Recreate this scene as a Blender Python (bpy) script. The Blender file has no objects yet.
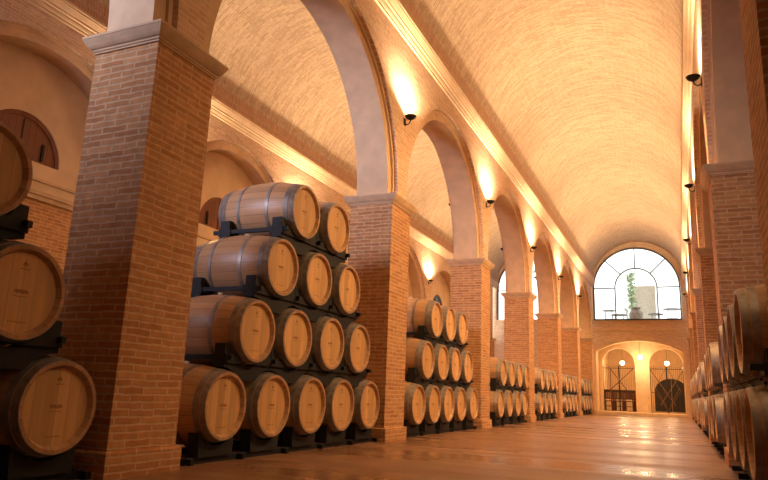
import bpy, bmesh, math, random
from mathutils import Vector, Matrix
random.seed(7)
C = bpy.context.scene.collection
PI = math.pi
U = 0.42                                   # length unit the layout was surveyed in
# ---------------------------------------------------------------- layout
XL = -8.2038*U                             # nave face of the left arcade
XR = 1.0817*U                              # nave face of the right arcade
XC = (XL+XR)/2
T = 1.5157*U                               # arcade thickness
W = 1.5628*U                               # pillar length along the nave
Y1 = 8.091*U                               # near face of the foreground pillar
DY = 10.7632*U                             # bay length
HS, HC = 7.4413*U, 7.7442*U                # shaft top, capital top
OV = 0.194*U                               # capital overhang
RI, RO = 1.93, 2.10                        # arch soffit radius, outer ring radius
ZA = 7.92*U                                # arch centre height
ZCOR = 13.575*U                            # underside of the cornice
ZCOT = 14.25*U
ZB = 15.0*U
RV = (XR-XL)/2                             # vault radius
ZV = 13.75*U                                # vault centre
YE = 75.0*U                                # end wall
YS = Y1-DY-.30                             # south end
XOL = -19.0*U                              # outer wall of the left aisle
XOR = XR+T+(XL-T-XOL)                      # outer wall of the right aisle
ZL = 10.736*U                              # sconce height

# ---------------------------------------------------------------- materials
def M(name):
    m = bpy.data.materials.new(name); m.use_nodes = True
    nt = m.node_tree; b = nt.nodes['Principled BSDF']
    return m, nt, b
def L(nt, a, b): nt.links.new(a, b)
def nd(nt, t, **kw):
    n = nt.nodes.new(t)
    for k, v in kw.items(): setattr(n, k, v)
    return n
def math_(nt, op, a, b=None, c=None):
    n = nd(nt, 'ShaderNodeMath', operation=op)
    for i, v in enumerate((a, b, c)):
        if v is None: continue
        if hasattr(v, 'is_linked'): L(nt, v, n.inputs[i])
        else: n.inputs[i].default_value = v
    return n.outputs[0]
def mix(nt, f, a, b, mode='MIX'):
    n = nd(nt, 'ShaderNodeMixRGB', blend_type=mode)
    for s, v in ((0, f), (1, a), (2, b)):
        if hasattr(v, 'is_linked'): L(nt, v, n.inputs[s])
        elif s: n.inputs[s].default_value = (*v, 1)
        else: n.inputs[s].default_value = v
    return n.outputs[0]
def ramp(nt, f, stops):
    n = nd(nt, 'ShaderNodeValToRGB'); L(nt, f, n.inputs[0])
    e = n.color_ramp.elements
    while len(e) < len(stops): e.new(.5)
    for i, (p, c) in enumerate(stops): e[i].position = p; e[i].color = (*c, 1)
    return n.outputs[0]
def bump(nt, b, h, s=.5, d=.01):
    n = nd(nt, 'ShaderNodeBump'); n.inputs['Strength'].default_value = s; n.inputs['Distance'].default_value = d
    L(nt, h, n.inputs['Height']); L(nt, n.outputs[0], b.inputs['Normal'])
def noise(nt, vec, sc, det=3):
    n = nd(nt, 'ShaderNodeTexNoise'); n.inputs['Scale'].default_value = sc; n.inputs['Detail'].default_value = det
    if vec: L(nt, vec, n.inputs['Vector'])
    return n.outputs['Fac']

def brick_mat(name, c1, c2, cm, uv=False, bw=.25, rh=.055, mort=.007, var=.35, dark=(.5, .5, .5)):
    m, nt, b = M(name)
    if uv:
        v = nd(nt, 'ShaderNodeTexCoord').outputs['UV']
    else:
        g = nd(nt, 'ShaderNodeNewGeometry'); s = nd(nt, 'ShaderNodeSeparateXYZ'); L(nt, g.outputs['Position'], s.inputs[0])
        c = nd(nt, 'ShaderNodeCombineXYZ'); L(nt, math_(nt, 'ADD', s.outputs[0], s.outputs[1]), c.inputs[0]); L(nt, s.outputs[2], c.inputs[1])
        v = c.outputs[0]
    n2 = nd(nt, 'ShaderNodeTexNoise'); n2.inputs['Scale'].default_value = 9; n2.inputs['Detail'].default_value = 2; L(nt, v, n2.inputs['Vector'])
    vm = nd(nt, 'ShaderNodeVectorMath', operation='MULTIPLY_ADD'); L(nt, n2.outputs['Color'], vm.inputs[0])
    vm.inputs[1].default_value = (.03, .022, 0); L(nt, v, vm.inputs[2])
    br = nd(nt, 'ShaderNodeTexBrick'); L(nt, vm.outputs[0], br.inputs['Vector'])
    br.inputs['Scale'].default_value = 1; br.inputs['Brick Width'].default_value = bw; br.inputs['Row Height'].default_value = rh
    br.inputs['Mortar Size'].default_value = mort; br.inputs['Mortar Smooth'].default_value = .3; br.inputs['Bias'].default_value = 0
    br.inputs['Color1'].default_value = (*c1, 1); br.inputs['Color2'].default_value = (*c2, 1); br.inputs['Mortar'].default_value = (*cm, 1)
    no = noise(nt, v, 14, 4)
    col = mix(nt, var, br.outputs['Color'], ramp(nt, no, [(.3, dark), (.7, (1, 1, 1))]), 'MULTIPLY')
    L(nt, col, b.inputs['Base Color']); b.inputs['Roughness'].default_value = .85
    h = math_(nt, 'ADD', math_(nt, 'MULTIPLY', br.outputs['Fac'], -1), math_(nt, 'MULTIPLY', no, .6))
    bump(nt, b, h, .6, .006)
    return m
BRICK = brick_mat('pillar_brick', (.50, .21, .075), (.67, .34, .14), (.70, .46, .26), rh=.050, bw=.24, mort=.008, var=.55)
WBRICK = brick_mat('spandrel_brick', (.66, .40, .23), (.80, .55, .35), (.82, .63, .44), rh=.05, bw=.24)
VBRICK = brick_mat('vault_brick', (.44, .30, .185), (.62, .46, .30), (.64, .49, .33), uv=True, bw=.25, rh=.055, mort=.007, var=.40, dark=(.5, .42, .34))
SBRICK = brick_mat('springer_brick', (.46, .25, .14), (.58, .34, .2), (.62, .44, .29), uv=False, bw=.055, rh=.22)
def plain(name, col, rough=.7, metal=0, nscale=6, namt=.15, bmp=.15, trans=0, emit=None):
    m, nt, b = M(name)
    tc = nd(nt, 'ShaderNodeTexCoord').outputs['Object']
    no = noise(nt, tc, nscale, 5)
    d = tuple(c*(1-namt) for c in col); l = tuple(min(1, c*(1+namt)) for c in col)
    L(nt, ramp(nt, no, [(.3, d), (.7, l)]), b.inputs['Base Color'])
    b.inputs['Roughness'].default_value = rough; b.inputs['Metallic'].default_value = metal
    if bmp: bump(nt, b, no, bmp, .01)
    if emit: b.inputs['Emission Color'].default_value = (*emit[0], 1); b.inputs['Emission Strength'].default_value = emit[1]
    return m
STONE = plain('cream_stone', (.69, .48, .29), .75, nscale=5, namt=.10)
CSTONE = plain('capital_stone', (.60, .41, .25), .75, nscale=8, namt=.12)
PLASTER = plain('niche_plaster', (.70, .52, .34), .85, nscale=4, namt=.08)
IRON = plain('black_iron', (.012, .011, .011), .5, .3, nscale=30, bmp=.1)
RACK = plain('black_rack_steel', (.006, .006, .008), .7, .0, nscale=25, bmp=.1)
HOOP = plain('hoop_steel', (.30, .26, .23), .5, .55, nscale=18, namt=.25, bmp=.05)
BUNG = plain('pale_bung', (.75, .68, .58), .5, nscale=30)
MARK = plain('burnt_mark', (.26, .12, .05), .8, nscale=60)
SHUT = plain('red_brown_shutter', (.20, .065, .028), .6, nscale=12, namt=.25)
WOODB = plain('brown_timber', (.17, .075, .03), .6, nscale=14, namt=.25)
CHAIRW = plain('dark_chair_wood', (.10, .03, .015), .5, nscale=20)
DARKD = plain('dark_door_wood', (.014, .010, .012), .6, nscale=10)
FACADE = plain('pale_facade', (.92, .89, .82), .9, nscale=3, namt=.03, bmp=0)
PAVE = plain('terrace_paving', (.75, .72, .66), .8, nscale=3)
URN = plain('terracotta_urn', (.36, .29, .22), .8, nscale=10, namt=.2)
LEAF = plain('green_leaves', (.26, .32, .18), .7, nscale=8, namt=.4)
TTOP = plain('table_top', (.14, .12, .10), .5, nscale=12)
WHITEM = plain('light_metal', (.25, .24, .22), .4, .5, nscale=12)
MFRAME = plain('window_metal', (.09, .085, .09), .5, .5, nscale=12, bmp=0)
GLOW = plain('warm_glass', (.9, .8, .6), .4, emit=((1, .68, .30), 22), bmp=0)
BULB = plain('bulb', (.9, .8, .6), .4, emit=((1, .74, .40), 40), bmp=0)

def glass_mat():
    m, nt, b = M('window_glass')
    o = [n for n in nt.nodes if n.type == 'OUTPUT_MATERIAL'][0]
    tr = nd(nt, 'ShaderNodeBsdfTransparent'); tr.inputs[0].default_value = (.94, .96, .96, 1)
    gl = nd(nt, 'ShaderNodeBsdfGlossy'); gl.inputs['Roughness'].default_value = .03
    fr = nd(nt, 'ShaderNodeFresnel'); fr.inputs[0].default_value = 1.45
    mx = nd(nt, 'ShaderNodeMixShader'); L(nt, fr.outputs[0], mx.inputs[0]); L(nt, tr.outputs[0], mx.inputs[1]); L(nt, gl.outputs[0], mx.inputs[2])
    L(nt, mx.outputs[0], o.inputs[0]); return m
GLASS = glass_mat()

def floor_mat():
    m, nt, b = M('floor_tiles')
    g = nd(nt, 'ShaderNodeNewGeometry').outputs['Position']
    br = nd(nt, 'ShaderNodeTexBrick'); L(nt, g, br.inputs['Vector'])
    br.inputs['Scale'].default_value = 1; br.inputs['Brick Width'].default_value = .9; br.inputs['Row Height'].default_value = .3
    br.inputs['Mortar Size'].default_value = .005; br.inputs['Mortar Smooth'].default_value = .2
    br.inputs['Color1'].default_value = (.25, .125, .065, 1); br.inputs['Color2'].default_value = (.32, .17, .095, 1); br.inputs['Mortar'].default_value = (.15, .075, .04, 1)
    no = noise(nt, g, 3.5, 6)
    # wide bands across the nave where slabs settle differently
    mp = nd(nt, 'ShaderNodeMapping'); mp.inputs['Scale'].default_value = (.12, .9, 1); L(nt, g, mp.inputs[0])
    n2 = noise(nt, mp.outputs[0], 1.4, 3)
    col = mix(nt, .5, br.outputs['Color'], ramp(nt, no, [(.3, (.55, .5, .45)), (.7, (1, 1, 1))]), 'MULTIPLY')
    L(nt, col, b.inputs['Base Color'])
    L(nt, ramp(nt, n2, [(.35, (.22,)*3), (.65, (.50,)*3)]), b.inputs['Roughness'])
    h = math_(nt, 'ADD', math_(nt, 'MULTIPLY', br.outputs['Fac'], -.35), math_(nt, 'ADD', math_(nt, 'MULTIPLY', n2, 1.2), math_(nt, 'MULTIPLY', no, .12)))
    bump(nt, b, h, .35, .012); return m
FLOOR = floor_mat()

def wood_mat(name, base, line, axis='angle', n=22, rough=.55):
    m, nt, b = M(name)
    tc = nd(nt, 'ShaderNodeTexCoord').outputs['Object']; s = nd(nt, 'ShaderNodeSeparateXYZ'); L(nt, tc, s.inputs[0])
    if axis == 'angle':
        a = math_(nt, 'MULTIPLY', math_(nt, 'ADD', math_(nt, 'ARCTAN2', s.outputs[2], s.outputs[1]), PI), n/(2*PI))
    else:
        a = math_(nt, 'ADD', math_(nt, 'MULTIPLY', s.outputs[1], n), 50.0)
    fl = math_(nt, 'FLOOR', a); fr = math_(nt, 'FRACT', a)
    oi = nd(nt, 'ShaderNodeObjectInfo')
    wn = nd(nt, 'ShaderNodeTexWhiteNoise', noise_dimensions='2D')
    cb = nd(nt, 'ShaderNodeCombineXYZ'); L(nt, fl, cb.inputs[0]); L(nt, math_(nt, 'MULTIPLY', oi.outputs['Random'], 37), cb.inputs[1]); L(nt, cb.outputs[0], wn.inputs['Vector'])
    d = tuple(c*.82 for c in base); l = tuple(c*1.14 for c in base)
    c0 = mix(nt, wn.outputs['Value'], d, l)
    mp = nd(nt, 'ShaderNodeMapping'); L(nt, tc, mp.inputs[0])
    mp.inputs['Scale'].default_value = (2.5, 26, 26) if axis == 'angle' else (26, 26, 2.5)
    gr = noise(nt, mp.outputs[0], 1, 4)
    c1 = mix(nt, .30, c0, ramp(nt, gr, [(.3, (.60, .50, .42)), (.65, (1, 1, 1))]), 'MULTIPLY')
    e = math_(nt, 'LESS_THAN', math_(nt, 'ABSOLUTE', math_(nt, 'SUBTRACT', fr, .5)), .47)
    c2 = mix(nt, e, line, c1)
    tint = mix(nt, oi.outputs['Random'], (.86, .84, .82), (1.0, 1.0, 1.0))
    c3 = mix(nt, 1, c2, tint, 'MULTIPLY')
    L(nt, c3, b.inputs['Base Color']); b.inputs['Roughness'].default_value = rough
    bump(nt, b, gr, .2, .004); return m
STAVE = wood_mat('oak_staves', (.55, .32, .165), (.30, .16, .08), 'angle', 24, .42)
HEADW = wood_mat('oak_head_planks', (.74, .44, .19), (.54, .30, .13), 'y', 12, .5)
BOARD = wood_mat('shutter_boards', (.22, .075, .032), (.06, .02, .01), 'y', 9, .6)

# ---------------------------------------------------------------- helpers
def link(name, me, mat, parent=None):
    o = bpy.data.objects.new(name, me); C.objects.link(o)
    if mat:
        for mm in (mat if isinstance(mat, (list, tuple)) else [mat]): me.materials.append(mm)
    if parent: o.parent = parent
    return o
def obj(name, bm, mat, parent=None, smooth=False, recalc=True):
    if recalc: bmesh.ops.recalc_face_normals(bm, faces=bm.faces)
    me = bpy.data.meshes.new(name)
    if smooth:
        for f in bm.faces: f.smooth = True
    bm.to_mesh(me); bm.free()
    if smooth:
        try: me.set_sharp_from_angle(angle=math.radians(35))
        except Exception: pass
    return link(name, me, mat, parent)
def thing(name, label, cat, loc=(0, 0, 0), group=None):
    o = bpy.data.objects.new(name, None); C.objects.link(o); o.location = loc; o.empty_display_size = .2
    o['label'] = label; o['category'] = cat
    if group: o['group'] = group
    return o
def struct(o): o['kind'] = 'structure'; return o
def box(bm, x0, x1, y0, y1, z0, z1):
    vs = [bm.verts.new((x, y, z)) for x in (x0, x1) for y in (y0, y1) for z in (z0, z1)]
    for f in ((0, 1, 3, 2), (4, 6, 7, 5), (0, 4, 5, 1), (2, 3, 7, 6), (0, 2, 6, 4), (1, 5, 7, 3)):
        bm.faces.new([vs[i] for i in f])
    return vs
def tube(bm, p, q, r, n=8):
    p, q = Vector(p), Vector(q); d = (q-p).normalized()
    a = d.orthogonal().normalized(); b = d.cross(a)
    R = [[bm.verts.new(c+r*(math.cos(2*PI*i/n)*a+math.sin(2*PI*i/n)*b)) for i in range(n)] for c in (p, q)]
    for i in range(n): bm.faces.new((R[0][i], R[0][(i+1) % n], R[1][(i+1) % n], R[1][i]))
    bm.faces.new(R[0][::-1]); bm.faces.new(R[1])
def polytube(bm, pts, r, n=8):
    for a, b in zip(pts, pts[1:]): tube(bm, a, b, r, n)
def lathe(bm, prof, n=24, axis='z', c=(0, 0, 0), close=False):
    rings = []
    for (r, h) in prof:
        ring = []
        for i in range(n):
            a = 2*PI*i/n; u, v = r*math.cos(a), r*math.sin(a)
            p = (h, u, v) if axis == 'x' else (u, v, h)
            ring.append(bm.verts.new((p[0]+c[0], p[1]+c[1], p[2]+c[2])))
        rings.append(ring)
    pr = list(zip(rings, rings[1:]))
    if close: pr.append((rings[-1], rings[0]))
    for A, B in pr:
        for i in range(n): bm.faces.new((A[i], A[(i+1) % n], B[(i+1) % n], B[i]))
    return rings
def extrude_poly(bm, pts, f0, f1):
    """pts 2-D outline, f0/f1 map a 2-D point to 3-D for each cap"""
    A = [bm.verts.new(f0(p)) for p in pts]; B = [bm.verts.new(f1(p)) for p in pts]; n = len(pts)
    bm.faces.new(A); bm.faces.new(B[::-1])
    for i in range(n): bm.faces.new((A[i], B[i], B[(i+1) % n], A[(i+1) % n]))

# ---------------------------------------------------------------- pillars
def sq_profile(bm, x0, x1, y0, y1, prof):
    """a moulding run round a rectangle: prof = [(outset, z)]"""
    rings = []
    for (o, z) in prof:
        rings.append([bm.verts.new(p) for p in ((x0-o, y0-o, z), (x1+o, y0-o, z), (x1+o, y1+o, z), (x0-o, y1+o, z))])
    for A, B in zip(rings, rings[1:]):
        for i in range(4): bm.faces.new((A[i], A[(i+1) % 4], B[(i+1) % 4], B[i]))
    bm.faces.new(rings[0]); bm.faces.new(rings[-1])
CAP = [(.0, HS), (.012, HS), (.012, HS+.012), (.022, HS+.018), (.022, HS+.03), (.035, HS+.038), (.050, HS+.055), (.068, HS+.085), (OV-.006, HS+.098), (OV-.006, HS+.104), (OV, HS+.107), (OV, HC)]
def pillar(x0, x1, y0, label, outer=False):
    cx, cy = (x0+x1)/2, y0+W/2
    t = thing('brick_pillar', label, 'pillar', (cx, cy, 0), 'brick pillars of the arcades')
    dx, dy = (x1-x0)/2, W/2
    bm = bmesh.new(); box(bm, -dx, dx, -dy, dy, .0, HS)
    obj('shaft', bm, BRICK, t)
    bm = bmesh.new(); sq_profile(bm, -dx, dx, -dy, dy, CAP); obj('capital', bm, CSTONE, t)
    bm = bmesh.new(); sq_profile(bm, -dx, dx, -dy, dy, [(.034, 0), (.034, .155), (.028, .165), (.002, .17)]); obj('plinth', bm, BRICK, t)
    return t
ORD = ['first', 'second', 'third', 'fourth', 'fifth', 'sixth', 'seventh', 'eighth']
KL = {-1: 'brick pillar of the left arcade standing behind the camera',
      0: 'brick pillar of the left arcade beyond the left edge, next nearest the camera',
      1: 'huge foreground brick pillar with grey-lit capital at left of photo',
      2: 'brick pillar at the far end of the tall four-tier barrel stack',
      3: 'left brick pillar just beyond the three-tier barrel stack',
      4: 'left brick pillar, fourth from the foreground, beyond the first two-tier stack',
      5: 'left brick pillar, fifth from the foreground, narrow in the distance',
      6: 'left brick pillar, sixth from the foreground, last but one before the end wall',
      7: 'left brick pillar set against the far end wall'}
KR = {-1: 'brick pillar of the right arcade standing behind the camera',
      0: 'brick pillar of the right arcade beside the camera, out of frame',
      1: 'brick pillar of the right arcade just out of frame at right',
      2: 'dark wide brick pillar at right edge behind the nearest right barrels',
      3: 'right brick pillar directly beyond the dark wide one',
      4: 'right brick pillar, third one visible from the right edge',
      5: 'right brick pillar, fourth one visible from the right edge',
      6: 'right brick pillar, last but one before the end wall',
      7: 'right brick pillar set against the far end wall'}
def py(k): return Y1+(k-1)*DY
for k in range(0, 8):
    pillar(XL-T, XL, py(k), KL[k]); pillar(XR, XR+T, py(k), KR[k])

# ---------------------------------------------------------------- arcade walls above the capitals
NS = 40
def arcs(cy, r): return [(cy-r*math.cos(PI*i/NS), ZA+r*math.sin(PI*i/NS)) for i in range(NS+1)]
REC = .085
def arcade(name, xf, s, ztop, depth, blind=False):
    """xf face towards the room, wall lies on side s of it. Bays -1..6 lie between pillars."""
    wall = bmesh.new(); rings = bmesh.new()
    X = lambda d: xf+s*d
    for k in range(0, 7):
        ya, yb = py(k)+W/2, py(k+1)+W/2; cy = (ya+yb)/2
        out = [(cy-RO, HC)]+arcs(cy, RO)+[(cy+RO, HC)]
        inn = [(cy-RI, HC)]+arcs(cy, RI)+[(cy+RI, HC)]
        faces = [0] if blind else [0, depth]
        for d in faces:
            # brick spandrel as strips from the ring to the top edge
            for (a, b) in zip(out, out[1:]):
                if abs(a[0]-b[0]) < 1e-6: continue
                wall.faces.new([wall.verts.new(p) for p in ((X(d), a[0], a[1]), (X(d), b[0], b[1]), (X(d), b[0], ztop), (X(d), a[0], ztop))])
            for y0, y1 in ((ya, cy-RO), (cy+RO, yb)):
                wall.faces.new([wall.verts.new(p) for p in ((X(d), y0, HC), (X(d), y1, HC), (X(d), y1, ztop), (X(d), y0, ztop))])
            # brick return into the recessed stone ring
            dd = REC if d == 0 else depth-REC
            for (a, b) in zip(out, out[1:]):
                wall.faces.new([wall.verts.new(p) for p in ((X(d), a[0], a[1]), (X(d), b[0], b[1]), (X(dd), b[0], b[1]), (X(dd), a[0], a[1]))])
        def strip(A, B, d0, d1):
            for i in range(len(A)-1):
                rings.faces.new([rings.verts.new(p) for p in ((X(d0), *A[i]), (X(d0), *A[i+1]), (X(d1), *B[i+1]), (X(d1), *B[i]))])
        d0, d1 = REC, (depth if blind else depth-REC)
        m1 = [(cy-RO+.045, HC)]+arcs(cy, RO-.045)+[(cy+RO-.045, HC)]
        strip(out, m1, d0-.03, d0-.03); strip(m1, m1, d0-.03, d0); strip(m1, inn, d0, d0)
        strip(inn, inn, d0, d1)
        if not blind: strip(inn, out, d1, d1)
    bmesh.ops.remove_doubles(rings, verts=rings.verts, dist=1e-4)
    o = struct(obj(name, wall, WBRICK, recalc=False))
    r = obj('arch_stone', rings, STONE, o, smooth=True)
    return o
arcade('wall_left', XL, -1, ZCOR+.4, T)
arcade('wall_right', XR, 1, ZCOR+.4, T)
def outer(name, xf, s, ztop):
    """outer aisle wall: blind arcade with plastered niches"""
    o = arcade(name, xf, s, ztop, .42, blind=True)
    nb = bmesh.new(); db = bmesh.new(); st = bmesh.new(); pb = bmesh.new()
    X = lambda d: xf+s*d
    for k in range(0, 8):
        y0 = py(k)
        x0, x1 = sorted((X(0), X(.42)))
        box(pb, x0, x1, y0, y0+W, 0, HS)
        sq_profile(st, x0, x1, y0, y0+W, CAP)
        if k < 7:
            a, b = y0+W, py(k+1); cy = (a+b)/2
            xb = sorted((X(.42), X(.52)))
            box(db, xb[0], xb[1], a-.02, b+.02, 0, HS)
            # moulded string course under the niche
            xs = sorted((X(.37), X(.5))); box(st, xs[0], xs[1], a, b, HS, HC)
            xs = sorted((X(.34), X(.5))); box(st, xs[0], xs[1], a, b, HC-.06, HC)
            xs = sorted((X(.39), X(.5))); box(st, xs[0], xs[1], a, b, HC+.15, HC+.19)
            # plaster back, with a hole for the lunette
            lr, zb = .65, 8.75*U; zs = zb+.02
            O = [(cy-RI-.05, HC-.01)]+arcs(cy, RI+.03)+[(cy+RI+.05, HC-.01)]
            I = [(cy-lr, zb)]+[(cy-lr*math.cos(PI*i/NS), zs+lr*math.sin(PI*i/NS)) for i in range(NS+1)]+[(cy+lr, zb)]
            for i in range(len(O)-1):
                nb.faces.new([nb.verts.new((X(.42), *p)) for p in (O[i], O[i+1], I[i+1], I[i])])
                nb.faces.new([nb.verts.new(p) for p in ((X(.42), *I[i]), (X(.42), *I[i+1]), (X(.62), *I[i+1]), (X(.62), *I[i]))])
            nb.faces.new([nb.verts.new((X(.42), *p)) for p in (O[0], I[0], I[-1], O[-1])])
            nb.faces.new([nb.verts.new(p) for p in ((X(.42), *I[0]), (X(.62), *I[0]), (X(.62), *I[-1]), (X(.42), *I[-1]))])
    obj('pilaster', pb, BRICK, o); obj('dado', db, BRICK, o); obj('moulding', st, CSTONE, o); obj('niche_back', nb, PLASTER, o)
    return o
outer('wall_left_outer', XOL, -1, ZCOR+.4)
outer('wall_right_outer', XOR, 1, ZCOR+.4)

# ---------------------------------------------------------------- lunette windows
nwin = 4
def lunette(xf, s, k, glazed):
    global nwin
    cy = (py(k)+W+py(k+1))/2; lr, zb = .65, 8.75*U; x = xf+s*.47
    t = bpy.data.objects.new('window_%d' % nwin, None); nwin += 1; C.objects.link(t); t.location = (x, cy, zb); struct(t)
    pts = [(-lr, 0)]+[(-lr*math.cos(PI*i/24), .02+lr*math.sin(PI*i/24)) for i in range(25)]+[(lr, 0)]
    bm = bmesh.new()
    sc = lambda p, q: (p[0]*q, .03+(p[1]-.03)*q)
    I = [sc(p, .91) for p in pts]
    for i in range(len(pts)):
        j = (i+1) % len(pts)
        a, b, c, d = pts[i], pts[j], I[j], I[i]
        for dx in (-.03, .03): bm.faces.new([bm.verts.new((dx, *p)) for p in (a, b, c, d)])
        bm.faces.new([bm.verts.new(p) for p in ((-.03, *c), (.03, *c), (.03, *d), (-.03, *d))])
        bm.faces.new([bm.verts.new(p) for p in ((-.03, *a), (.03, *a), (.03, *b), (-.03, *b))])
    if glazed: box(bm, -.02, .02, -.015, .015, .02, lr*.94)
    obj('window_frame', bm, MFRAME if glazed else SHUT, t)
    bm = bmesh.new(); extrude_poly(bm, [sc(p, .93) for p in pts], lambda p: (-.008, *p), lambda p: (.008, *p))
    obj('pane' if glazed else 'shutter', bm, GLASS if glazed else BOARD, t)
    if not glazed:
        bm = bmesh.new()
        for yy in (-lr*.55, lr*.55): box(bm, -.03*s-.012, -.03*s+.012, yy-.02, yy+.02, .04, .30)
        box(bm, -.02, .02, -.008, .008, .03, lr*.9)
        obj('strap_hinge', bm, IRON, t)
for k in range(0, 7): lunette(XOL, -1, k, k >= 3)
for k in range(0, 7): lunette(XOR, 1, k, False)

# ---------------------------------------------------------------- cornices and brick bands
CP = [(0, 0), (.03, .005), (.03, .035), (.045, .045), (.06, .075), (.06, .095), (.085, .11), (.085, .135), (.10, .155), (.125, .20), (.135, .21), (.135, .235), (.145, .245), (.145, ZCOT-ZCOR), (0, ZCOT-ZCOR)]
CPS = [(a*.8, b) for a, b in CP]
def cornice(name, xf, s, prof=CP):
    bm = bmesh.new()
    extrude_poly(bm, prof, lambda p: (xf+s*p[0], YS, ZCOR+p[1]), lambda p: (xf+s*p[0], YE, ZCOR+p[1]))
    return struct(obj(name, bm, STONE))
def band(name, xc, s, xf):
    bm = bmesh.new()
    # springer course following the vault, a brick proud
    z0, z1 = ZCOT, ZB
    f = lambda z, d: xc+s*(math.sqrt(max(RV*RV-(z-ZV)**2, 0))-d)
    pts = [(f(z0, .03), z0-.01), (f((z0+z1)/2, .03), (z0+z1)/2), (f(z1, .03), z1), (f(z1, -.05), z1), (f(z0, -.08), z0-.01)]
    extrude_poly(bm, pts, lambda p: (p[0], YS, p[1]), lambda p: (p[0], YE, p[1]))
    return struct(obj(name, bm, SBRICK))
XCL = (XL-T+XOL)/2; XCR = (XR+T+XOR)/2
cornice('trim_1', XL, 1); cornice('trim_2', XR, -1, CPS)
cornice('trim_3', XL-T, -1); cornice('trim_4', XOL, 1); cornice('trim_5', XR+T, 1); cornice('trim_6', XOR, -1)
n = 7
for xc in (XC, XCL, XCR):
    for s in (-1, 1): band('trim_%d' % n, xc, s, 0); n += 1

# ---------------------------------------------------------------- vaults
def vault(name, xc, r):
    bm = bmesh.new(); uvl = bm.loops.layers.uv.new('UVMap'); N = 64
    ya, yb = YS-.02, YE+.02; z0 = ZV-.045
    P = [(xc-r, z0, -.045)]+[(xc-r*math.cos(PI*i/N), ZV+r*math.sin(PI*i/N), r*PI*i/N) for i in range(N+1)]+[(xc+r, z0, r*PI+.045)]
    V = [(bm.verts.new((x, ya, z)), bm.verts.new((x, yb, z))) for x, z, u in P]
    for i in range(len(P)-1):
        f = bm.faces.new((V[i][0], V[i+1][0], V[i+1][1], V[i][1])); f.smooth = True
        for l, uv in zip(f.loops, ((P[i][2], ya), (P[i+1][2], ya), (P[i+1][2], yb), (P[i][2], yb))): l[uvl].uv = uv
    return struct(obj(name, bm, VBRICK, recalc=False))
vault('ceiling', XC, RV); vault('ceiling_left_aisle', XCL, RV); vault('ceiling_right_aisle', XCR, RV)

# ---------------------------------------------------------------- floor
bm = bmesh.new(); box(bm, XOL-.6, XOR+.6, YS-.2, YE+.1, -.2, 0); struct(obj('floor', bm, FLOOR))
YSTEP = 74.3*U
bm = bmesh.new(); box(bm, XL, XR, YSTEP, YE+.6, .0005, .12); struct(obj('trim_13', bm, STONE))

# ---------------------------------------------------------------- end walls
def wall_with_hole(bm, y, outer_pts, hole, flip=False):
    """outer_pts and hole have equal lengths and run the same way round"""
    n = len(hole)
    for i in range(n):
        j = (i+1) % n
        bm.faces.new([bm.verts.new((p[0], y, p[1])) for p in (outer_pts[i], outer_pts[j], hole[j], hole[i])])
XE = XC-.20*U
RW, ZW, ZSILL = 4.44*U, 13.45*U, 9.95*U
def arch_open(xc, r, zc, zb, n=48): return [(xc-r, zb)]+[(xc-r*math.cos(PI*i/n), zc+r*math.sin(PI*i/n)) for i in range(n+1)]+[(xc+r, zb)]
def radial_outer(hole, xc, x0, x1, z0, z1):
    out = []
    for i, (x, z) in enumerate(hole):
        if i == 0: out.append((x0, z0))
        elif i == len(hole)-1: out.append((x1, z0))
        else:
            a = PI*(i-1)/(len(hole)-3); cx, cz = -math.cos(a), math.sin(a)
            out.append((x0 if cx < -.7 else x1 if cx > .7 else xc+(x1-x0)/2*cx/.7, z1 if cz > .714 else max(ZW, z0)+(z1-max(ZW, z0))*cz/.714))
    return out
def end_wall(name, xc, y, th):
    x0, x1 = xc-RV-.12, xc+RV+.12; ztop = ZV+RV+.15
    bm = bmesh.new(); hc = xc+(XE-XC); h = arch_open(hc, RW, ZW, ZSILL)
    o = radial_outer(h, xc, x0, x1, ZSILL, ztop)
    wall_with_hole(bm, y, o, h); wall_with_hole(bm, y+th, o, h)
    for i in range(len(h)):
        j = (i+1) % len(h)
        bm.faces.new([bm.verts.new(p) for p in ((h[i][0], y, h[i][1]), (h[j][0], y, h[j][1]), (h[j][0], y+th, h[j][1]), (h[i][0], y+th, h[i][1]))])
    return bm, x0, x1
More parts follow.
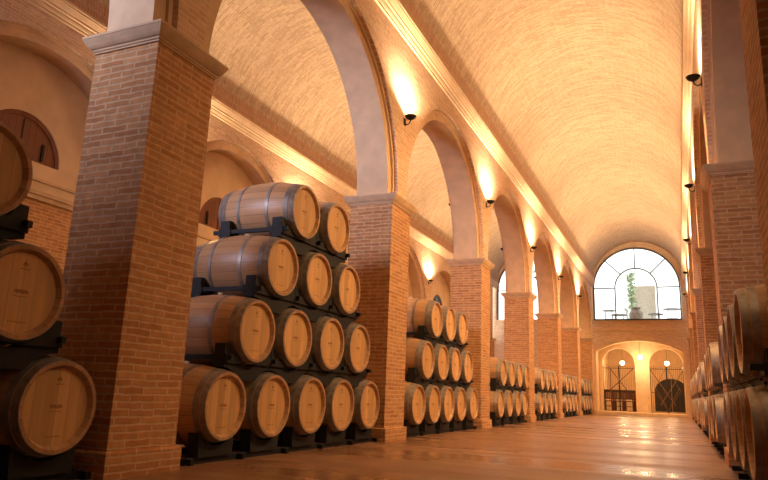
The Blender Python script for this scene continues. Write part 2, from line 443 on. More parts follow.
def grand_window(name, xc, y):
    t = bpy.data.objects.new(name, None); C.objects.link(t); t.location = (xc, y, ZSILL); struct(t)
    zc = ZW-ZSILL; fw_ = .028
    bm = bmesh.new()
    def ringbar(r, w):
        A = [(-r, 0)]+[(-r*math.cos(PI*i/40), zc+r*math.sin(PI*i/40)) for i in range(41)]+[(r, 0)]
        r2 = r-w; B = [(-r2, 0)]+[(-r2*math.cos(PI*i/40), zc+r2*math.sin(PI*i/40)) for i in range(41)]+[(r2, 0)]
        for i in range(len(A)-1):
            for yy in (-.03, .03): bm.faces.new([bm.verts.new((p[0], yy, p[1])) for p in (A[i], A[i+1], B[i+1], B[i])])
            for q in (A, B): bm.faces.new([bm.verts.new(p) for p in ((q[i][0], -.03, q[i][1]), (q[i+1][0], -.03, q[i+1][1]), (q[i+1][0], .03, q[i+1][1]), (q[i][0], .03, q[i][1]))])
    ringbar(RW-.005, .055); ringbar(2.2*U, .055)
    box(bm, -RW, RW, -.03, .03, 0, .05)
    for a in (0, PI/4, PI/2, 3*PI/4, PI):
        c, s_ = math.cos(a), math.sin(a)
        p0 = (2.15*U*c, zc+2.15*U*s_); p1 = ((RW-.03)*c, zc+(RW-.03)*s_); nx, nz = -s_*.024, c*.024
        extrude_poly(bm, [(p0[0]+nx, p0[1]+nz), (p1[0]+nx, p1[1]+nz), (p1[0]-nx, p1[1]-nz), (p0[0]-nx, p0[1]-nz)], lambda p: (p[0], -.025, p[1]), lambda p: (p[0], .025, p[1]))
    obj('window_frame', bm, MFRAME, t)
    bm = bmesh.new(); pts = [(x-xc, z-ZSILL) for x, z in arch_open(xc, RW-.02, ZW, ZSILL+.02)]
    vs = [bm.verts.new((p[0], 0, p[1])) for p in pts]; bm.faces.new(vs)
    obj('pane', bm, GLASS, t)
TH = .40
# nave end wall, upper part with the great window, lower part with a wide segmental arch
bm, x0, x1 = end_wall('wall_back', XC, YE, TH)
SEG_W, SEG_S, SEG_A = 4.34*U, 6.55*U, 7.72*U
rs = (SEG_W**2+(SEG_A-SEG_S)**2)/(2*(SEG_A-SEG_S)); zc_ = SEG_A-rs; a0 = math.asin(SEG_W/rs)
seg = [(XE+rs*math.sin(-a0+2*a0*i/32), zc_+rs*math.cos(-a0+2*a0*i/32)) for i in range(33)]
for i in range(32):
    a, b = seg[i], seg[i+1]
    for yy in (YE, YE+TH): bm.faces.new([bm.verts.new((x, yy, z)) for x, z in (a, b, (b[0], ZSILL), (a[0], ZSILL))])
for sx, xa in ((-1, x0), (1, x1)):
    xe = XE+sx*SEG_W
    for yy in (YE, YE+TH): bm.faces.new([bm.verts.new((x, yy, z)) for x, z in ((xa, 0), (xe, 0), (xe, SEG_S), (xe, ZSILL), (xa, ZSILL))])
wb = struct(obj('wall_back', bm, [WBRICK, PLASTER], recalc=False))
for p_ in wb.data.polygons:
    if p_.center.z > ZSILL+.02: p_.material_index = 1
bm = bmesh.new()      # stone arch band and string courses
def segband(bm, d0, d1, ya, yb):
    A = [(XE+(rs+d0)*math.sin(-a0+2*a0*i/32), zc_+(rs+d0)*math.cos(-a0+2*a0*i/32)) for i in range(33)]
    B = [(XE+(rs+d1)*math.sin(-a0+2*a0*i/32), zc_+(rs+d1)*math.cos(-a0+2*a0*i/32)) for i in range(33)]
    extrude_poly(bm, A+B[::-1], lambda p: (p[0], ya, p[1]), lambda p: (p[0], yb, p[1]))
segband(bm, -.02, .10, YE-.03, YE+TH+.01); segband(bm, .10, .17, YE-.055, YE+.05)
for sx in (-1, 1):
    xa = XE+sx*(SEG_W-.02); xb = XE+sx*(SEG_W+.12); lo, hi = sorted((xa, xb)); box(bm, lo, hi, YE-.03, YE+TH+.01, .0, SEG_S)
obj('arch_stone', bm, STONE, wb)
bm = bmesh.new(); box(bm, x0+.1, x1-.1, YE-.05, YE+.02, ZSILL-.10, ZSILL); box(bm, XE-RW, XE+RW, YE-.05, YE+TH, ZSILL-.05, ZSILL+.001)
box(bm, x0+.1, x1-.1, YE-.03, YE+.02, 8.75*U, 8.95*U); obj('window_sill', bm, STONE, wb)
grand_window('window_1', XE, YE+.28)
# aisle end walls
for nm, wn, xc in (('wall_back_left_aisle', 'window_2', XCL), ('wall_back_right_aisle', 'window_3', XCR)):
    bm, a, b = end_wall(nm, xc, YE, TH)
    box(bm, a, b, YE, YE+TH, 0, ZSILL)
    s_ = -1 if xc < XC else 1; lo, hi = sorted((xc+s_*(RV+.05), xc+s_*(RV+.9))); box(bm, lo, hi, YE-.02, YE+TH, 0, ZV+RV)
    o = struct(obj(nm, bm, WBRICK))
    bm = bmesh.new(); box(bm, xc+(XE-XC)-RW, xc+(XE-XC)+RW, YE-.05, YE+TH, ZSILL-.05, ZSILL+.002); obj('window_sill', bm, STONE, o)
    grand_window(wn, xc+(XE-XC), YE+.28)
# solid south walls behind the camera; an area light stands for the unseen window
for nm, xc in (('wall_front', XC), ('wall_front_left_aisle', XCL), ('wall_front_right_aisle', XCR)):
    bm = bmesh.new(); box(bm, xc-RV-.75, xc+RV+.75, YS-.3, YS, 0, ZV+RV+.1); struct(obj(nm, bm, WBRICK))

# ---------------------------------------------------------------- vestibule behind the wide arch
YV = 79.0*U; ZVC = 8.1*U
gates = [XC-2.55*U, XC+2.35*U]; GR = 1.70*U; GS = 5.45*U
bm = bmesh.new()
xa, xb = XE-SEG_W-.05, XE+SEG_W+.05; zf = .12
xs = [xa, gates[0], gates[1], xb]
mid = (gates[0]+gates[1])/2
for gx, l, r in ((gates[0], xa, mid), (gates[1], mid, xb)):
    h = [(gx-GR, zf)]+[(gx-GR*math.cos(PI*i/24), GS+GR*math.sin(PI*i/24)) for i in range(25)]+[(gx+GR, zf)]
    for i in range(len(h)-1):
        a, b = h[i], h[i+1]
        if abs(a[0]-b[0]) > 1e-6:
            for yy in (YV, YV+.3): bm.faces.new([bm.verts.new((x, yy, z)) for x, z in (a, b, (b[0], ZVC), (a[0], ZVC))])
        bm.faces.new([bm.verts.new(p) for p in ((a[0], YV, a[1]), (b[0], YV, b[1]), (b[0], YV+.3, b[1]), (a[0], YV+.3, a[1]))])
    for c, d in ((l, gx-GR), (gx+GR, r)):
        for yy in (YV, YV+.3): bm.faces.new([bm.verts.new((x, yy, z)) for x, z in ((c, zf), (d, zf), (d, ZVC), (c, ZVC))])
wv = struct(obj('wall_vestibule', bm, PLASTER, recalc=False))
bm = bmesh.new()
for gx in gates:
    A = [(gx-(GR+.13)*math.cos(PI*i/24), GS+(GR+.13)*math.sin(PI*i/24)) for i in range(25)]
    B = [(gx-GR*math.cos(PI*i/24), GS+GR*math.sin(PI*i/24)) for i in range(25)]
    extrude_poly(bm, A+B[::-1], lambda p: (p[0], YV-.035, p[1]), lambda p: (p[0], YV+.01, p[1]))
    for s in (-1, 1):
        lo, hi = sorted((gx+s*GR, gx+s*(GR+.13))); box(bm, lo, hi, YV-.035, YV+.01, zf, GS)
obj('arch_stone', bm, STONE, wv)
YB = 92*U
bm = bmesh.new()
box(bm, xa-.1, xa, YE+TH, YB, 0, ZVC); struct(obj('wall_vestibule_left', bm, PLASTER)); bm = bmesh.new(); box(bm, xb, xb+.1, YE+TH, YB, 0, ZVC); struct(obj('wall_vestibule_right', bm, PLASTER))
bm = bmesh.new(); box(bm, xa-.1, xb+.1, YB, YB+.1, 0, ZVC); struct(obj('wall_tasting_room', bm, PLASTER))
bm = bmesh.new(); box(bm, xa-.1, xb+.1, YE+TH, YB+.1, ZVC, ZVC+.12); struct(obj('ceiling_vestibule', bm, PLASTER))
bm = bmesh.new(); box(bm, xa-.1, xb+.1, YE+.6, YB+.1, -.05, zf); struct(obj('floor_vestibule', bm, STONE))
def gate(gx, label, diamond):
    t = thing('iron_gate', label, 'gate', (gx, YV+.12, zf)); H = 5.25*U-zf; w = GR-.02
    bm = bmesh.new()
    for x in (-w, w, -.02, .02): tube(bm, (x, 0, 0), (x, 0, H), .014, 6)
    for z in (.03, .9, H-.12): tube(bm, (-w, 0, z), (w, 0, z), .013, 6)
    obj('gate_frame', bm, IRON, t)
    bm = bmesh.new()
    for i in range(1, 18):
        x = -w+2*w*i/18; tube(bm, (x, 0, .03), (x, 0, H), .006, 5)
    obj('bar', bm, IRON, t)
    bm = bmesh.new()
    if diamond:
        for s in (-1, 1):
            polytube(bm, [(s*w, -.02, H-.15), (-s*w*.45, -.02, .35), ], .02, 5)
            polytube(bm, [(s*w*.75, -.02, 1.15), (s*w*.1, -.02, .3)], .012, 5)
        for s in (-1, 1): polytube(bm, [(s*w*.1, -.03, H-.15), (s*w*.8, -.03, 1.0), (0, -.03, .1)], .010, 5)
    else:
        for s in (-1, 1):
            polytube(bm, [(-s*w*.55 if s > 0 else w*.9, -.02, H-.15), (w*.5 if s > 0 else -w*.6, -.02, .95)], .026, 5)
        tube(bm, (-w*.55, -.02, .3), (-w*.55, -.02, H-.1), .02, 5)
    obj('cross_brace', bm, WOODB, t)
gate(gates[0], 'left iron gate in arched doorway with chairs seen behind its bars', False)
gate(gates[1], 'right iron gate in arched doorway with dark door behind it', True)
# dark arched door behind the right gate
d = bpy.data.objects.new('door_1', None); C.objects.link(d); d.location = (gates[1]+.12, YB-.08, zf); struct(d)
DR = 1.95*U; DZ = 2.3*U
pts = [(-DR, 0)]+[(-DR*math.cos(PI*i/24), DZ+DR*.9*math.sin(PI*i/24)) for i in range(25)]+[(DR, 0)]
for s in (-1, 1):
    hp = [(max(0.008, p[0]*s), p[1]) for p in pts if p[0]*s > -.001]
    bm = bmesh.new(); hp = ([(.008, 0)]+hp) if hp[0][0] < .1 else hp+[(.008, 0)]
    extrude_poly(bm, [(s*p[0], p[1]) for p in hp], lambda p: (p[0], 0, p[1]), lambda p: (p[0], .06, p[1])); lf = obj('door_leaf', bm, DARKD, d)
    bm = bmesh.new(); tube(bm, (s*.07, -.05, 1.0), (s*.07, -.05, 1.2), .012); box(bm, min(s*.06, s*.08), max(s*.06, s*.08), -.05, 0, 1.08, 1.11); obj('door_handle', bm, IRON, lf)

# chairs beyond the left gate
def dining_chair():
    t = thing('dining_chair', '', 'chair', (0, 0, 0), 'dark chairs behind the left gate')
    bm = bmesh.new(); box(bm, -.21, .21, -.2, .2, .43, .47); obj('seat', bm, CHAIRW, t)
    for sx in (-1, 1):
        for sy in (-1, 1):
            bm = bmesh.new(); box(bm, sx*.19-.018, sx*.19+.018, sy*.18-.018, sy*.18+.018, 0, .43 if sy > 0 else .98); obj('leg', bm, CHAIRW, t)
    bm = bmesh.new()
    box(bm, -.19, .19, -.195, -.17, .86, .98); box(bm, -.19, .19, -.195, -.17, .54, .58)
    for i in range(5): box(bm, -.165+.07*i, -.115+.07*i, -.19, -.172, .56, .88)
    obj('backrest', bm, CHAIRW, t)
    bm = bmesh.new()
    for sx in (-1, 1): box(bm, sx*.19-.01, sx*.19+.01, -.18, .18, .2, .225)
    box(bm, -.19, .19, -.01, .01, .2, .225); obj('stretcher', bm, CHAIRW, t)
    return t
def dup(root, loc, label=None, group=None, rz=None):
    r = root.copy(); C.objects.link(r); r.location = loc
    if rz is not None: r.rotation_euler = (0, 0, rz)
    if label: r['label'] = label
    if group: r['group'] = group
    for ch in list(root.children):
        c = ch.copy(); C.objects.link(c); c.parent = r
        for g in list(ch.children):
            e = g.copy(); C.objects.link(e); e.parent = c
    return r
ch0 = dining_chair()
cl = ['leftmost dark slat-back chair behind the left gate', 'dark slat-back chair behind left gate, second from the left', 'dark slat-back chair behind left gate, third from the left', 'rightmost dark slat-back chair behind the left gate, by the pier']
for i in range(8):
    loc = (gates[0]-.58+.46*(i % 4), YV+.75+.1*(i % 2)+.8*(i//4), zf)
    if i == 0: ch0.location = loc; ch0['label'] = cl[0]
    else: dup(ch0, loc, cl[i] if i < 4 else cl[i-4].replace('dark', 'rear-row dark').replace(', by the pier', ''))
# pendant lanterns
def pendant(x, y, z, label):
    t = thing('pendant_lamp', label, 'lamp', (x, y, z), 'glowing pendant lamps by the gates')
    bm = bmesh.new(); tube(bm, (0, 0, .1), (0, 0, ZVC-z), .006, 6); obj('cord', bm, IRON, t)
    bm = bmesh.new(); lathe(bm, [(.001, .14), (.03, .13), (.09, .10), (.10, .09), (.09, .085), (.001, .085)], 16); obj('cap', bm, IRON, t, smooth=True)
    bm = bmesh.new(); lathe(bm, [(.001, .085), (.07, .08), (.10, .03), (.10, -.02), (.07, -.08), (.02, -.10), (.001, -.10)], 16); obj('lamp_shade', bm, GLOW, t, smooth=True)
    l = bpy.data.lights.new('pendant_light', 'POINT'); l.energy = 80; l.color = (1, .66, .32); l.shadow_soft_size = .12
    o = bpy.data.objects.new('pendant_light', l); C.objects.link(o); o.location = (0, 0, -.22); o.parent = t
pendant(-3.71*U, 77*U, 6.1*U, 'glowing pendant lamp hanging in the middle, in front of the pier')
pendant(-5.98*U, 83*U, 5.75*U, 'glowing pendant lamp seen through the left gate')
pendant(-1.17*U, 83*U, 5.8*U, 'glowing pendant lamp seen through the right gate')

# ---------------------------------------------------------------- terrace outside the great window
ZT = ZSILL-.02
bm = bmesh.new(); box(bm, XOL-3, XOR+3, YE+TH+.02, 130*U, ZT-.15, ZT); struct(obj('floor_terrace', bm, PAVE))
YF = 104*U; kf = 104/77.
fa = [(-4.6, 1), (-1.95, 1)]; fx0, fx1 = -4.65*U*kf+.1, -1.85*U*kf; fxc, fr = (fx0+fx1)/2, (fx1-fx0)/2
fzs = (1.5+(15.3-1.5)*kf)*U-fr
bm = bmesh.new(); h = [(fxc-fr, ZT)]+[(fxc-fr*math.cos(PI*i/24), fzs+fr*math.sin(PI*i/24)) for i in range(25)]+[(fxc+fr, ZT)]
for i in range(len(h)-1):
    a, b = h[i], h[i+1]
    if abs(a[0]-b[0]) > 1e-6: bm.faces.new([bm.verts.new((x, YF, z)) for x, z in (a, b, (b[0], 14), (a[0], 14))])
    bm.faces.new([bm.verts.new(p) for p in ((a[0], YF, a[1]), (b[0], YF, b[1]), (b[0], YF+.7, b[1]), (a[0], YF+.7, a[1]))])
for c, d_ in ((XOL-3, fxc-fr), (fxc+fr, XOR+3)): bm.faces.new([bm.verts.new((x, YF, z)) for x, z in ((c, ZT), (d_, ZT), (d_, 14), (c, 14))])
fb = thing('courtyard_building', 'pale sunlit courtyard facade with tall arched opening beyond the great window', 'building', (fxc, YF, ZT))
o = obj('wall', bm, FACADE, None); o.parent = fb; o.matrix_parent_inverse = Matrix.Translation(Vector((fxc, YF, ZT))).inverted()
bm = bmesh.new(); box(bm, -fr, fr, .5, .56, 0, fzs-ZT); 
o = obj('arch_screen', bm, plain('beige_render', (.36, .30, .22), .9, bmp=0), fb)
# shrub in the arch
bm = bmesh.new()
for i in range(260):
    a = random.uniform(0, 2*PI); z = random.uniform(2.0, 4.2); r = random.uniform(0, .26)
    c = Vector((r*math.cos(a), r*math.sin(a)*.6, z)); n_ = Vector((random.uniform(-1, 1), random.uniform(-1, 1), random.uniform(-1, 1))).normalized(); u_ = n_.orthogonal()*.09; v_ = n_.cross(u_)*.6
    bm.faces.new([bm.verts.new(c+q) for q in (u_, v_, -u_, -v_)])
t = thing('potted_tree', 'pale green tree standing in the arched opening across the courtyard', 'tree', (fxc-.62, YF-.45, ZT))
obj('foliage', bm, LEAF, t, recalc=False)
bm = bmesh.new(); tube(bm, (0, 0, 0), (0, 0, 3.0), .03); obj('trunk', bm, WOODB, t)
# urn and tables near the glass
YT = 78.5*U; kt = 78.5/77.
t = thing('clay_urn', 'large brown clay urn standing outside the middle of the great window', 'urn', (-3.9*U*kt, YT, ZT))
bm = bmesh.new(); lathe(bm, [(.001, 0), (.13, 0), (.15, .02), (.25, .16), (.31, .34), (.30, .48), (.22, .60), (.17, .64), (.17, .67), (.22, .71), (.24, .72), (.22, .73), (.14, .70), (.12, .60), (.001, .5)], 28)
obj('urn_body', bm, URN, t, smooth=True)
bm = bmesh.new()
for z, r in ((.2, .275), (.34, .314), (.46, .308)): lathe(bm, [(r-.008, z-.015), (r+.008, z), (r-.008, z+.015)], 28)
obj('rib', bm, URN, t, smooth=True)
bm = bmesh.new()
for i in range(34):
    a = random.uniform(0, 2*PI); h_ = random.uniform(.5, .95)
    p = Vector((0, 0, 0)); q = Vector((math.cos(a)*.22, math.sin(a)*.15, h_)); tube(bm, p, q, .004, 4)
    u_ = Vector((.035, 0, .01)); v_ = Vector((0, .02, .03)); bm.faces.new([bm.verts.new(q+w_) for w_ in (u_, v_, -u_, -v_)])
tp = obj('twiggy_plant', bm, LEAF, None); tp.location = (-4.75*U*kt, YT+.1, ZT); tp['label'] = 'wispy small plant beside the clay urn'; tp['category'] = 'plant'
def terrace_table(x, h, r, y, label):
    t = thing('terrace_table', label, 'table', (x, y, ZT), 'tables outside the great window')
    bm = bmesh.new(); lathe(bm, [(.001, h-.035), (r, h-.035), (r+.01, h-.02), (r, h), (.001, h)], 24); obj('table_top', bm, TTOP, t)
    for s, q in ((-1, -1), (1, -1), (-1, 1), (1, 1)):
        bm = bmesh.new(); tube(bm, (s*r*.55, q*r*.5, 0), (s*r*.45, q*r*.4, h-.035), .014, 6); obj('leg', bm, WHITEM, t)
    bm = bmesh.new(); tube(bm, (-r*.5, 0, h*.35), (r*.5, 0, h*.35), .01, 6); obj('stretcher', bm, WHITEM, t)
terrace_table(-6.75*U*kt, .62, .30, YT+.05, 'taller round table at the left outside the great window')
terrace_table(-5.6*U*kt, .36, .36, YT-.35, 'lower round table just left of the clay urn')
terrace_table(-.28*U*kt, .66, .38, YT+.1, 'taller round table at the right outside the great window')
terrace_table(-1.9*U*kt, .38, .33, YT-.35, 'lower round table just right of the clay urn')

# ---------------------------------------------------------------- barrels
BL, RB, RH = .925, .339, .274
def rad(x): return RB-(RB-RH)*abs(2*x/BL)**2.0
def make_barrel():
    t = thing('oak_barrel', 'oak barrel', 'barrel', (0, 0, 0))
    bm = bmesh.new(); N = 48
    xs = [-BL/2+BL*i/16 for i in range(17)]
    prof = [(RH-.045, -BL/2+.04), (RH-.022, -BL/2)]+[(rad(x), x) for x in xs]+[(RH-.022, BL/2), (RH-.045, BL/2-.04)]
    lathe(bm, prof, N, 'x'); obj('staves', bm, STAVE, t, smooth=True)
    heads = []
    for s in (1, -1):
        bm = bmesh.new(); x = s*(BL/2-.032)
        rr = lathe(bm, [(RH-.038, x), (RH-.038, x-s*.02)], N, 'x'); bm.faces.new(rr[0]); bm.faces.new(rr[1])
        h = obj('barrel_head', bm, HEADW, t); heads.append(h)
    for x in (-.438, -.380, -.175, .175, .380, .438):
        bm = bmesh.new(); w = .024 if abs(x) > .2 else .017
        # hoop follows the taper of the staves
        lathe(bm, [(rad(x-w)+.0005, x-w), (rad(x-w)+.005, x-w), (rad(x+w)+.005, x+w), (rad(x+w)+.0005, x+w)], N, 'x', close=True)
        obj('hoop', bm, HOOP, t, smooth=True)
    bm = bmesh.new(); lathe(bm, [(.001, RB+.022), (.022, RB+.02), (.026, RB-.01), (.001, RB-.01)], 14); obj('bung', bm, BUNG, t)
    # burnt marks on the front head: small emblem, a line of lettering, a fine line below
    bm = bmesh.new(); x = BL/2-.0315
    def q(y0, y1, z0, z1, dz=0): bm.faces.new([bm.verts.new(p) for p in ((x, y0, z0), (x, y1, z0+dz), (x, y1, z1+dz), (x, y0, z1))])
    def tri(a, b, c): bm.faces.new([bm.verts.new((x, *p)) for p in (a, b, c)])
    tri((0, .185), (-.010, .165), (.010, .165)); tri((-.013, .175), (-.016, .155), (-.003, .155)); tri((.013, .175), (.003, .155), (.016, .155)); q(-.002, .002, .145, .165)
    obj('emblem', bm, MARK, heads[0]); bm = bmesh.new(); rr = random.Random(3)
    y = -.030
    while y < .030: w = rr.uniform(.003, .006); q(y, y+w, .132, .139); y += w+.003
    y = -.046
    while y < .046:
        w = rr.uniform(.006, .011); q(y, y+w, -.010+rr.uniform(-.003, .003), .010+rr.uniform(-.003, .004), .002); y += w+.0035
    obj('lettering', bm, MARK, heads[0]); bm = bmesh.new(); y = -.045
    while y < .042: w = rr.uniform(.003, .007); q(y, y+w, -.030, -.025); y += w+.003
    obj('lettering', bm, MARK, heads[0]); bm = bmesh.new(); y = -.06
    while y < .06: w = rr.uniform(.004, .008); q(y, y+w, -.178, -.172); y += w+.004
    obj('fine_lettering', bm, MARK, heads[0])
    return t
PITCH, TIER, ZR1 = 1.70*U, 1.558*U, 1.085*U
XHL = -8.24*U; XHR = .92*U
proto = make_barrel(); first = [True]
nums = ['first', 'second', 'third', 'fourth', 'fifth', 'sixth']
tn = {1: ['bottom'], 2: ['bottom', 'upper'], 3: ['bottom', 'middle', 'top'], 4: ['bottom', 'second', 'third', 'top']}
def saddle_top(p, u):  # local height of the cradle surface around a barrel of radius p at offset u
    return -math.sqrt(max(p*p-u*u, 0))
def make_rack(label, group, side, ys, zc, bottom, xh, pitch, lower):
    """one rack under a row of barrels whose axes are at ys, height zc"""
    cxm = xh-side*BL/2
    t = thing('barrel_rack', label, 'rack', (cxm, ys[0], 0 if bottom else zc-TIER+RB), group)
    z0 = t.location.z
    offs = (-.30, .33)
    for i, y in enumerate(ys):
        for sx in offs:
            rr = rad(abs(sx)-.05)+.004; bm = bmesh.new(); hw = .055
            yy = y-ys[0]; half = pitch/2-.004
            top = []
            for j in range(13):
                u = -half+2*half*j/12
                zt = zc-math.sqrt(max(rr*rr-u*u, 0)) if abs(u) < rr*.9 else zc-rr*.42
                top.append((u, min(zt, zc-rr*.42)))
            bot = []
            if bottom:
                bot = [(half*.55, .045), (-half*.55, .045)]; top[0] = (-half, zc-rr*.75); top[-1] = (half, zc-rr*.75)
                top = [p for p in top if abs(p[0]) < .29]; bot = [(.22, .05), (-.22, .05)]
            else:
                zl = zc-TIER
                for j in range(13):
                    u = half-2*half*j/12; v = min(abs(y+u-q) for q in lower)
                    zt = zl+math.sqrt(max(rr*rr-v*v, 0)) if v < rr*.75 else zl+rr*.66
                    bot.append((u, max(zt, zl+rr*.66)))
            pts = top+bot
            extrude_poly(bm, pts, lambda p: (sx-hw, yy+p[0], p[1]-z0), lambda p: (sx+hw, yy+p[0], p[1]-z0))
            obj('saddle', bm, RACK, t)
    L_ = ys[-1]-ys[0]
    for sx in offs:
        bm = bmesh.new()
        if bottom: box(bm, sx-.03, sx+.03, -pitch/2, L_+pitch/2, 0, .05)
        else:
            zb_ = zc-TIER+RB+.03-z0
            box(bm, sx-.075, sx-.045, -pitch/2, L_+pitch/2, zb_-.015, zb_+.06); box(bm, sx+.045, sx+.075, -pitch/2, L_+pitch/2, zb_-.015, zb_+.06)
        obj('rail', bm, RACK, t)
    for i in range(len(ys)+1):
        bm = bmesh.new(); yy = (i-.5)*pitch; yy = min(max(yy, -pitch/2+.03), L_+pitch/2-.03)
        zz = .02 if bottom else zc-TIER+RB+.05-z0
        if bottom: box(bm, -.42, .42, yy-.02, yy+.02, .003, .047)
        else: box(bm, -.45, .45, yy-.018, yy+.018, zz-.02+.012, zz+.02+.012)
        obj('cross_bar', bm, RACK, t)
    return t
def stack(side, k, tiers, sname, skip=lambda tier, i: False, extra=0):
    xh = XHL if side > 0 else XHR
    wide = tiers == 2
    pitch = (1.92 if side > 0 else 1.90)*U if wide else PITCH
    y0 = py(k)+W+((2.45 if side > 0 else 1.80) if wide else 1.45)*U
    g = 'oak barrels in the %s' % sname
    N = 4 if wide else 5; lower = []
    for tier in range(tiers):
        cnt = N if wide else N-tier; ys = []
        for i in range(cnt):
            if skip(tier, i): continue
            y = y0+i*pitch+tier*(.5*U if wide else .5*PITCH); z = ZR1+tier*TIER; ys.append(y)
            n_ = nums[i]; last = ', the farthest' if i == cnt-1 else ', the nearest' if i == 0 else ''
            lab = 'oak barrel, %s tier, %s along%s, %s' % (tn[tiers][tier], n_, last if last else '', sname)
            if last: lab = 'oak barrel, %s tier, %s one, %s' % (tn[tiers][tier], 'farthest' if i == cnt-1 else 'nearest', sname)
            jx = random.uniform(-.008, .008)
            loc = (xh-side*BL/2+jx, y, z); rz = 0 if side > 0 else PI
            if first[0]:
                first[0] = False; proto.location = loc; proto['label'] = lab; proto['group'] = g
            else: dup(proto, loc, lab, g, rz)
        if ys:
            rl = 'black rack on the floor under the bottom barrels, %s' % sname if tier == 0 else 'black rack under the %s-tier barrels, %s' % (tn[tiers][tier], sname)
            make_rack(rl, 'black barrel racks', side, ys, ZR1+tier*TIER, tier == 0, xh, pitch, lower)
        lower = ys or lower
stack(1, 1, 4, 'tall four-tier stack')
stack(1, 0, 3, 'dark stack at left photo edge', skip=lambda t_, i: i < 2-t_ or (t_ == 0 and i < 2))
stack(1, 2, 3, 'left three-tier stack')
for k, nm in ((3, 'first left two-tier stack'), (4, 'second left two-tier stack'), (5, 'third left two-tier stack'), (6, 'last left two-tier stack')):
    stack(1, k, 2, nm)
for k, nm in ((1, 'nearest right-hand stack'), (2, 'second right-hand stack'), (3, 'third right-hand stack'), (4, 'fourth right-hand stack'), (5, 'fifth right-hand stack'), (6, 'last right-hand stack')):
    stack(-1, k, 2, nm)

# ---------------------------------------------------------------- sconces
def sconce(xf, s, k, label, power, grp, up=1.0, down=.35):
    """xf wall face, s direction away from the wall"""
    y = py(k)+W/2
    t = thing('wall_sconce', label, 'lamp', (xf, y, ZL), grp)
    bm = bmesh.new(); lo, hi = sorted((0, s*.012)); box(bm, lo, hi, -.03, .03, -.12, -.02); obj('wall_plate', bm, IRON, t)
    bm = bmesh.new(); polytube(bm, [(s*.006, 0, -.09), (s*.04, 0, -.115), (s*.075, 0, -.10), (s*.095, 0, -.06), (s*.095, 0, -.03)], .008, 8); obj('arm', bm, IRON, t, smooth=True)
    bm = bmesh.new(); lathe(bm, [(.001, -.045), (.03, -.042), (.065, -.02), (.085, .012), (.082, .014), (.060, -.012), (.028, -.034), (.001, -.036)], 24, c=(s*.095, 0, 0)); obj('lamp_shade', bm, IRON, t, smooth=True)
    bm = bmesh.new(); lathe(bm, [(.001, -.02), (.018, -.012), (.024, .004), (.018, .02), (.001, .028)], 12, c=(s*.095, 0, 0)); obj('bulb', bm, BULB, t, smooth=True)
    l = bpy.data.lights.new('sconce_light', 'SPOT'); l.energy = power*up; l.color = (1, .73, .46); l.shadow_soft_size = .05; l.spot_size = math.radians(165); l.spot_blend = .6
    o = bpy.data.objects.new('sconce_light', l); C.objects.link(o); o.parent = t; o.location = (s*.115, 0, .09); o.rotation_euler = (PI, 0, 0)
    l2 = bpy.data.lights.new('sconce_downlight', 'SPOT'); l2.energy = power*down; l2.color = (1, .60, .28); l2.shadow_soft_size = .05; l2.spot_size = math.radians(130); l2.spot_blend = .8
    o = bpy.data.objects.new('sconce_downlight', l2); C.objects.link(o); o.parent = t; o.location = (s*.17, 0, -.06); o.rotation_euler = (math.radians(12 if k > 1 else 38), -s*math.radians(42), 0)
P = 370
for k in range(1, 7):
    if k > 1: sconce(XL, 1, k, ('glowing wall sconce above the %s left pillar, counted from the foreground' % ORD[k-1]) if k > 0 else 'wall sconce on the left nave wall %s' % ('behind the camera' if k < 0 else 'beyond the left photo edge'), P, 'sconces on the left nave wall', 1.0 if k > 2 else .8, .08 if k < 4 else .4)
    if k < 7: sconce(XR, -1, k, ('small wall sconce on the right nave wall, %s from the photo top' % ORD[k-2]) if k > 1 else 'wall sconce on the right nave wall %s' % ('behind the camera', 'beside the camera', 'above the frame')[k+1], P, 'sconces on the right nave wall', 1.0 if k > 2 else .6 if k == 2 else .08, 1.8 if k > 1 else .42)
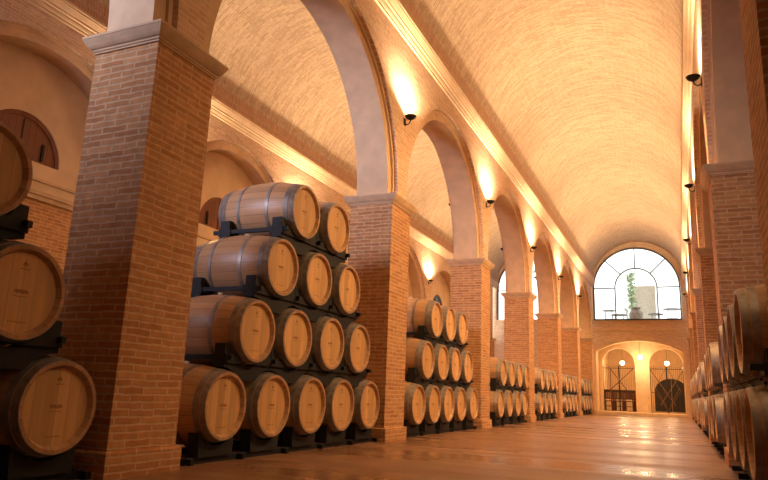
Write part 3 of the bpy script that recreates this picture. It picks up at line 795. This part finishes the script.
for k in range(2, 7):
    if k > 2: sconce(XL-T, -1, k, 'wall sconce on the aisle side of the left arcade, %s from the front' % ORD[k-3], P*.6, 'sconces on the aisle side of the arcade')
    sconce(XOL, 1, k, 'wall sconce on the outer aisle wall, %s behind the left arches' % ORD[k-2], P, 'sconces on the outer aisle wall')

# ---------------------------------------------------------------- daylight
w = bpy.data.worlds.new('sky'); bpy.context.scene.world = w; w.use_nodes = True
nt = w.node_tree; bg = nt.nodes['Background']
st_ = nd(nt, 'ShaderNodeTexCoord'); sp = nd(nt, 'ShaderNodeSeparateXYZ'); L(nt, st_.outputs['Generated'], sp.inputs[0])
L(nt, ramp(nt, sp.outputs[2], [(0, (1, .96, .90)), (.6, (.78, .88, 1))]), bg.inputs[0]); bg.inputs[1].default_value = 3.2
def area(name, loc, rot, sx, sy, e, col, spread=180):
    l = bpy.data.lights.new(name, 'AREA'); l.shape = 'RECTANGLE'; l.size = sx; l.size_y = sy; l.energy = e; l.color = col; l.spread = math.radians(spread)
    o = bpy.data.objects.new(name, l); C.objects.link(o); o.location = loc; o.rotation_euler = rot
area('south_window_daylight', (XCL-.1, YS+.05, 4.9), (math.radians(88), 0, math.radians(-16)), 2.6, 1.9, 165, (.74, .75, 1.0), 66)

# ---------------------------------------------------------------- camera
cam = bpy.data.cameras.new('camera'); co = bpy.data.objects.new('camera', cam); C.objects.link(co)
cam.sensor_fit = 'HORIZONTAL'; cam.sensor_width = 36; cam.lens = 658.09*36/768; cam.clip_start = .02; cam.clip_end = 300
r_ = Vector((0.91543748, 0.40058557, 0.03879983)); u_ = Vector((0.05478592, -0.21954499, 0.97406288)); f_ = Vector((-0.39871385, 0.88956798, 0.22292616))
m4 = Matrix((r_, u_, -f_)).transposed().to_4x4(); m4.translation = Vector((0, 0, 1.5*U)); co.matrix_world = m4
sc = bpy.context.scene; sc.camera = co
sc.view_settings.view_transform = 'Standard'; sc.view_settings.look = 'None'; sc.view_settings.exposure = 0.15; sc.view_settings.gamma = 1; sc.view_settings.use_curve_mapping = False
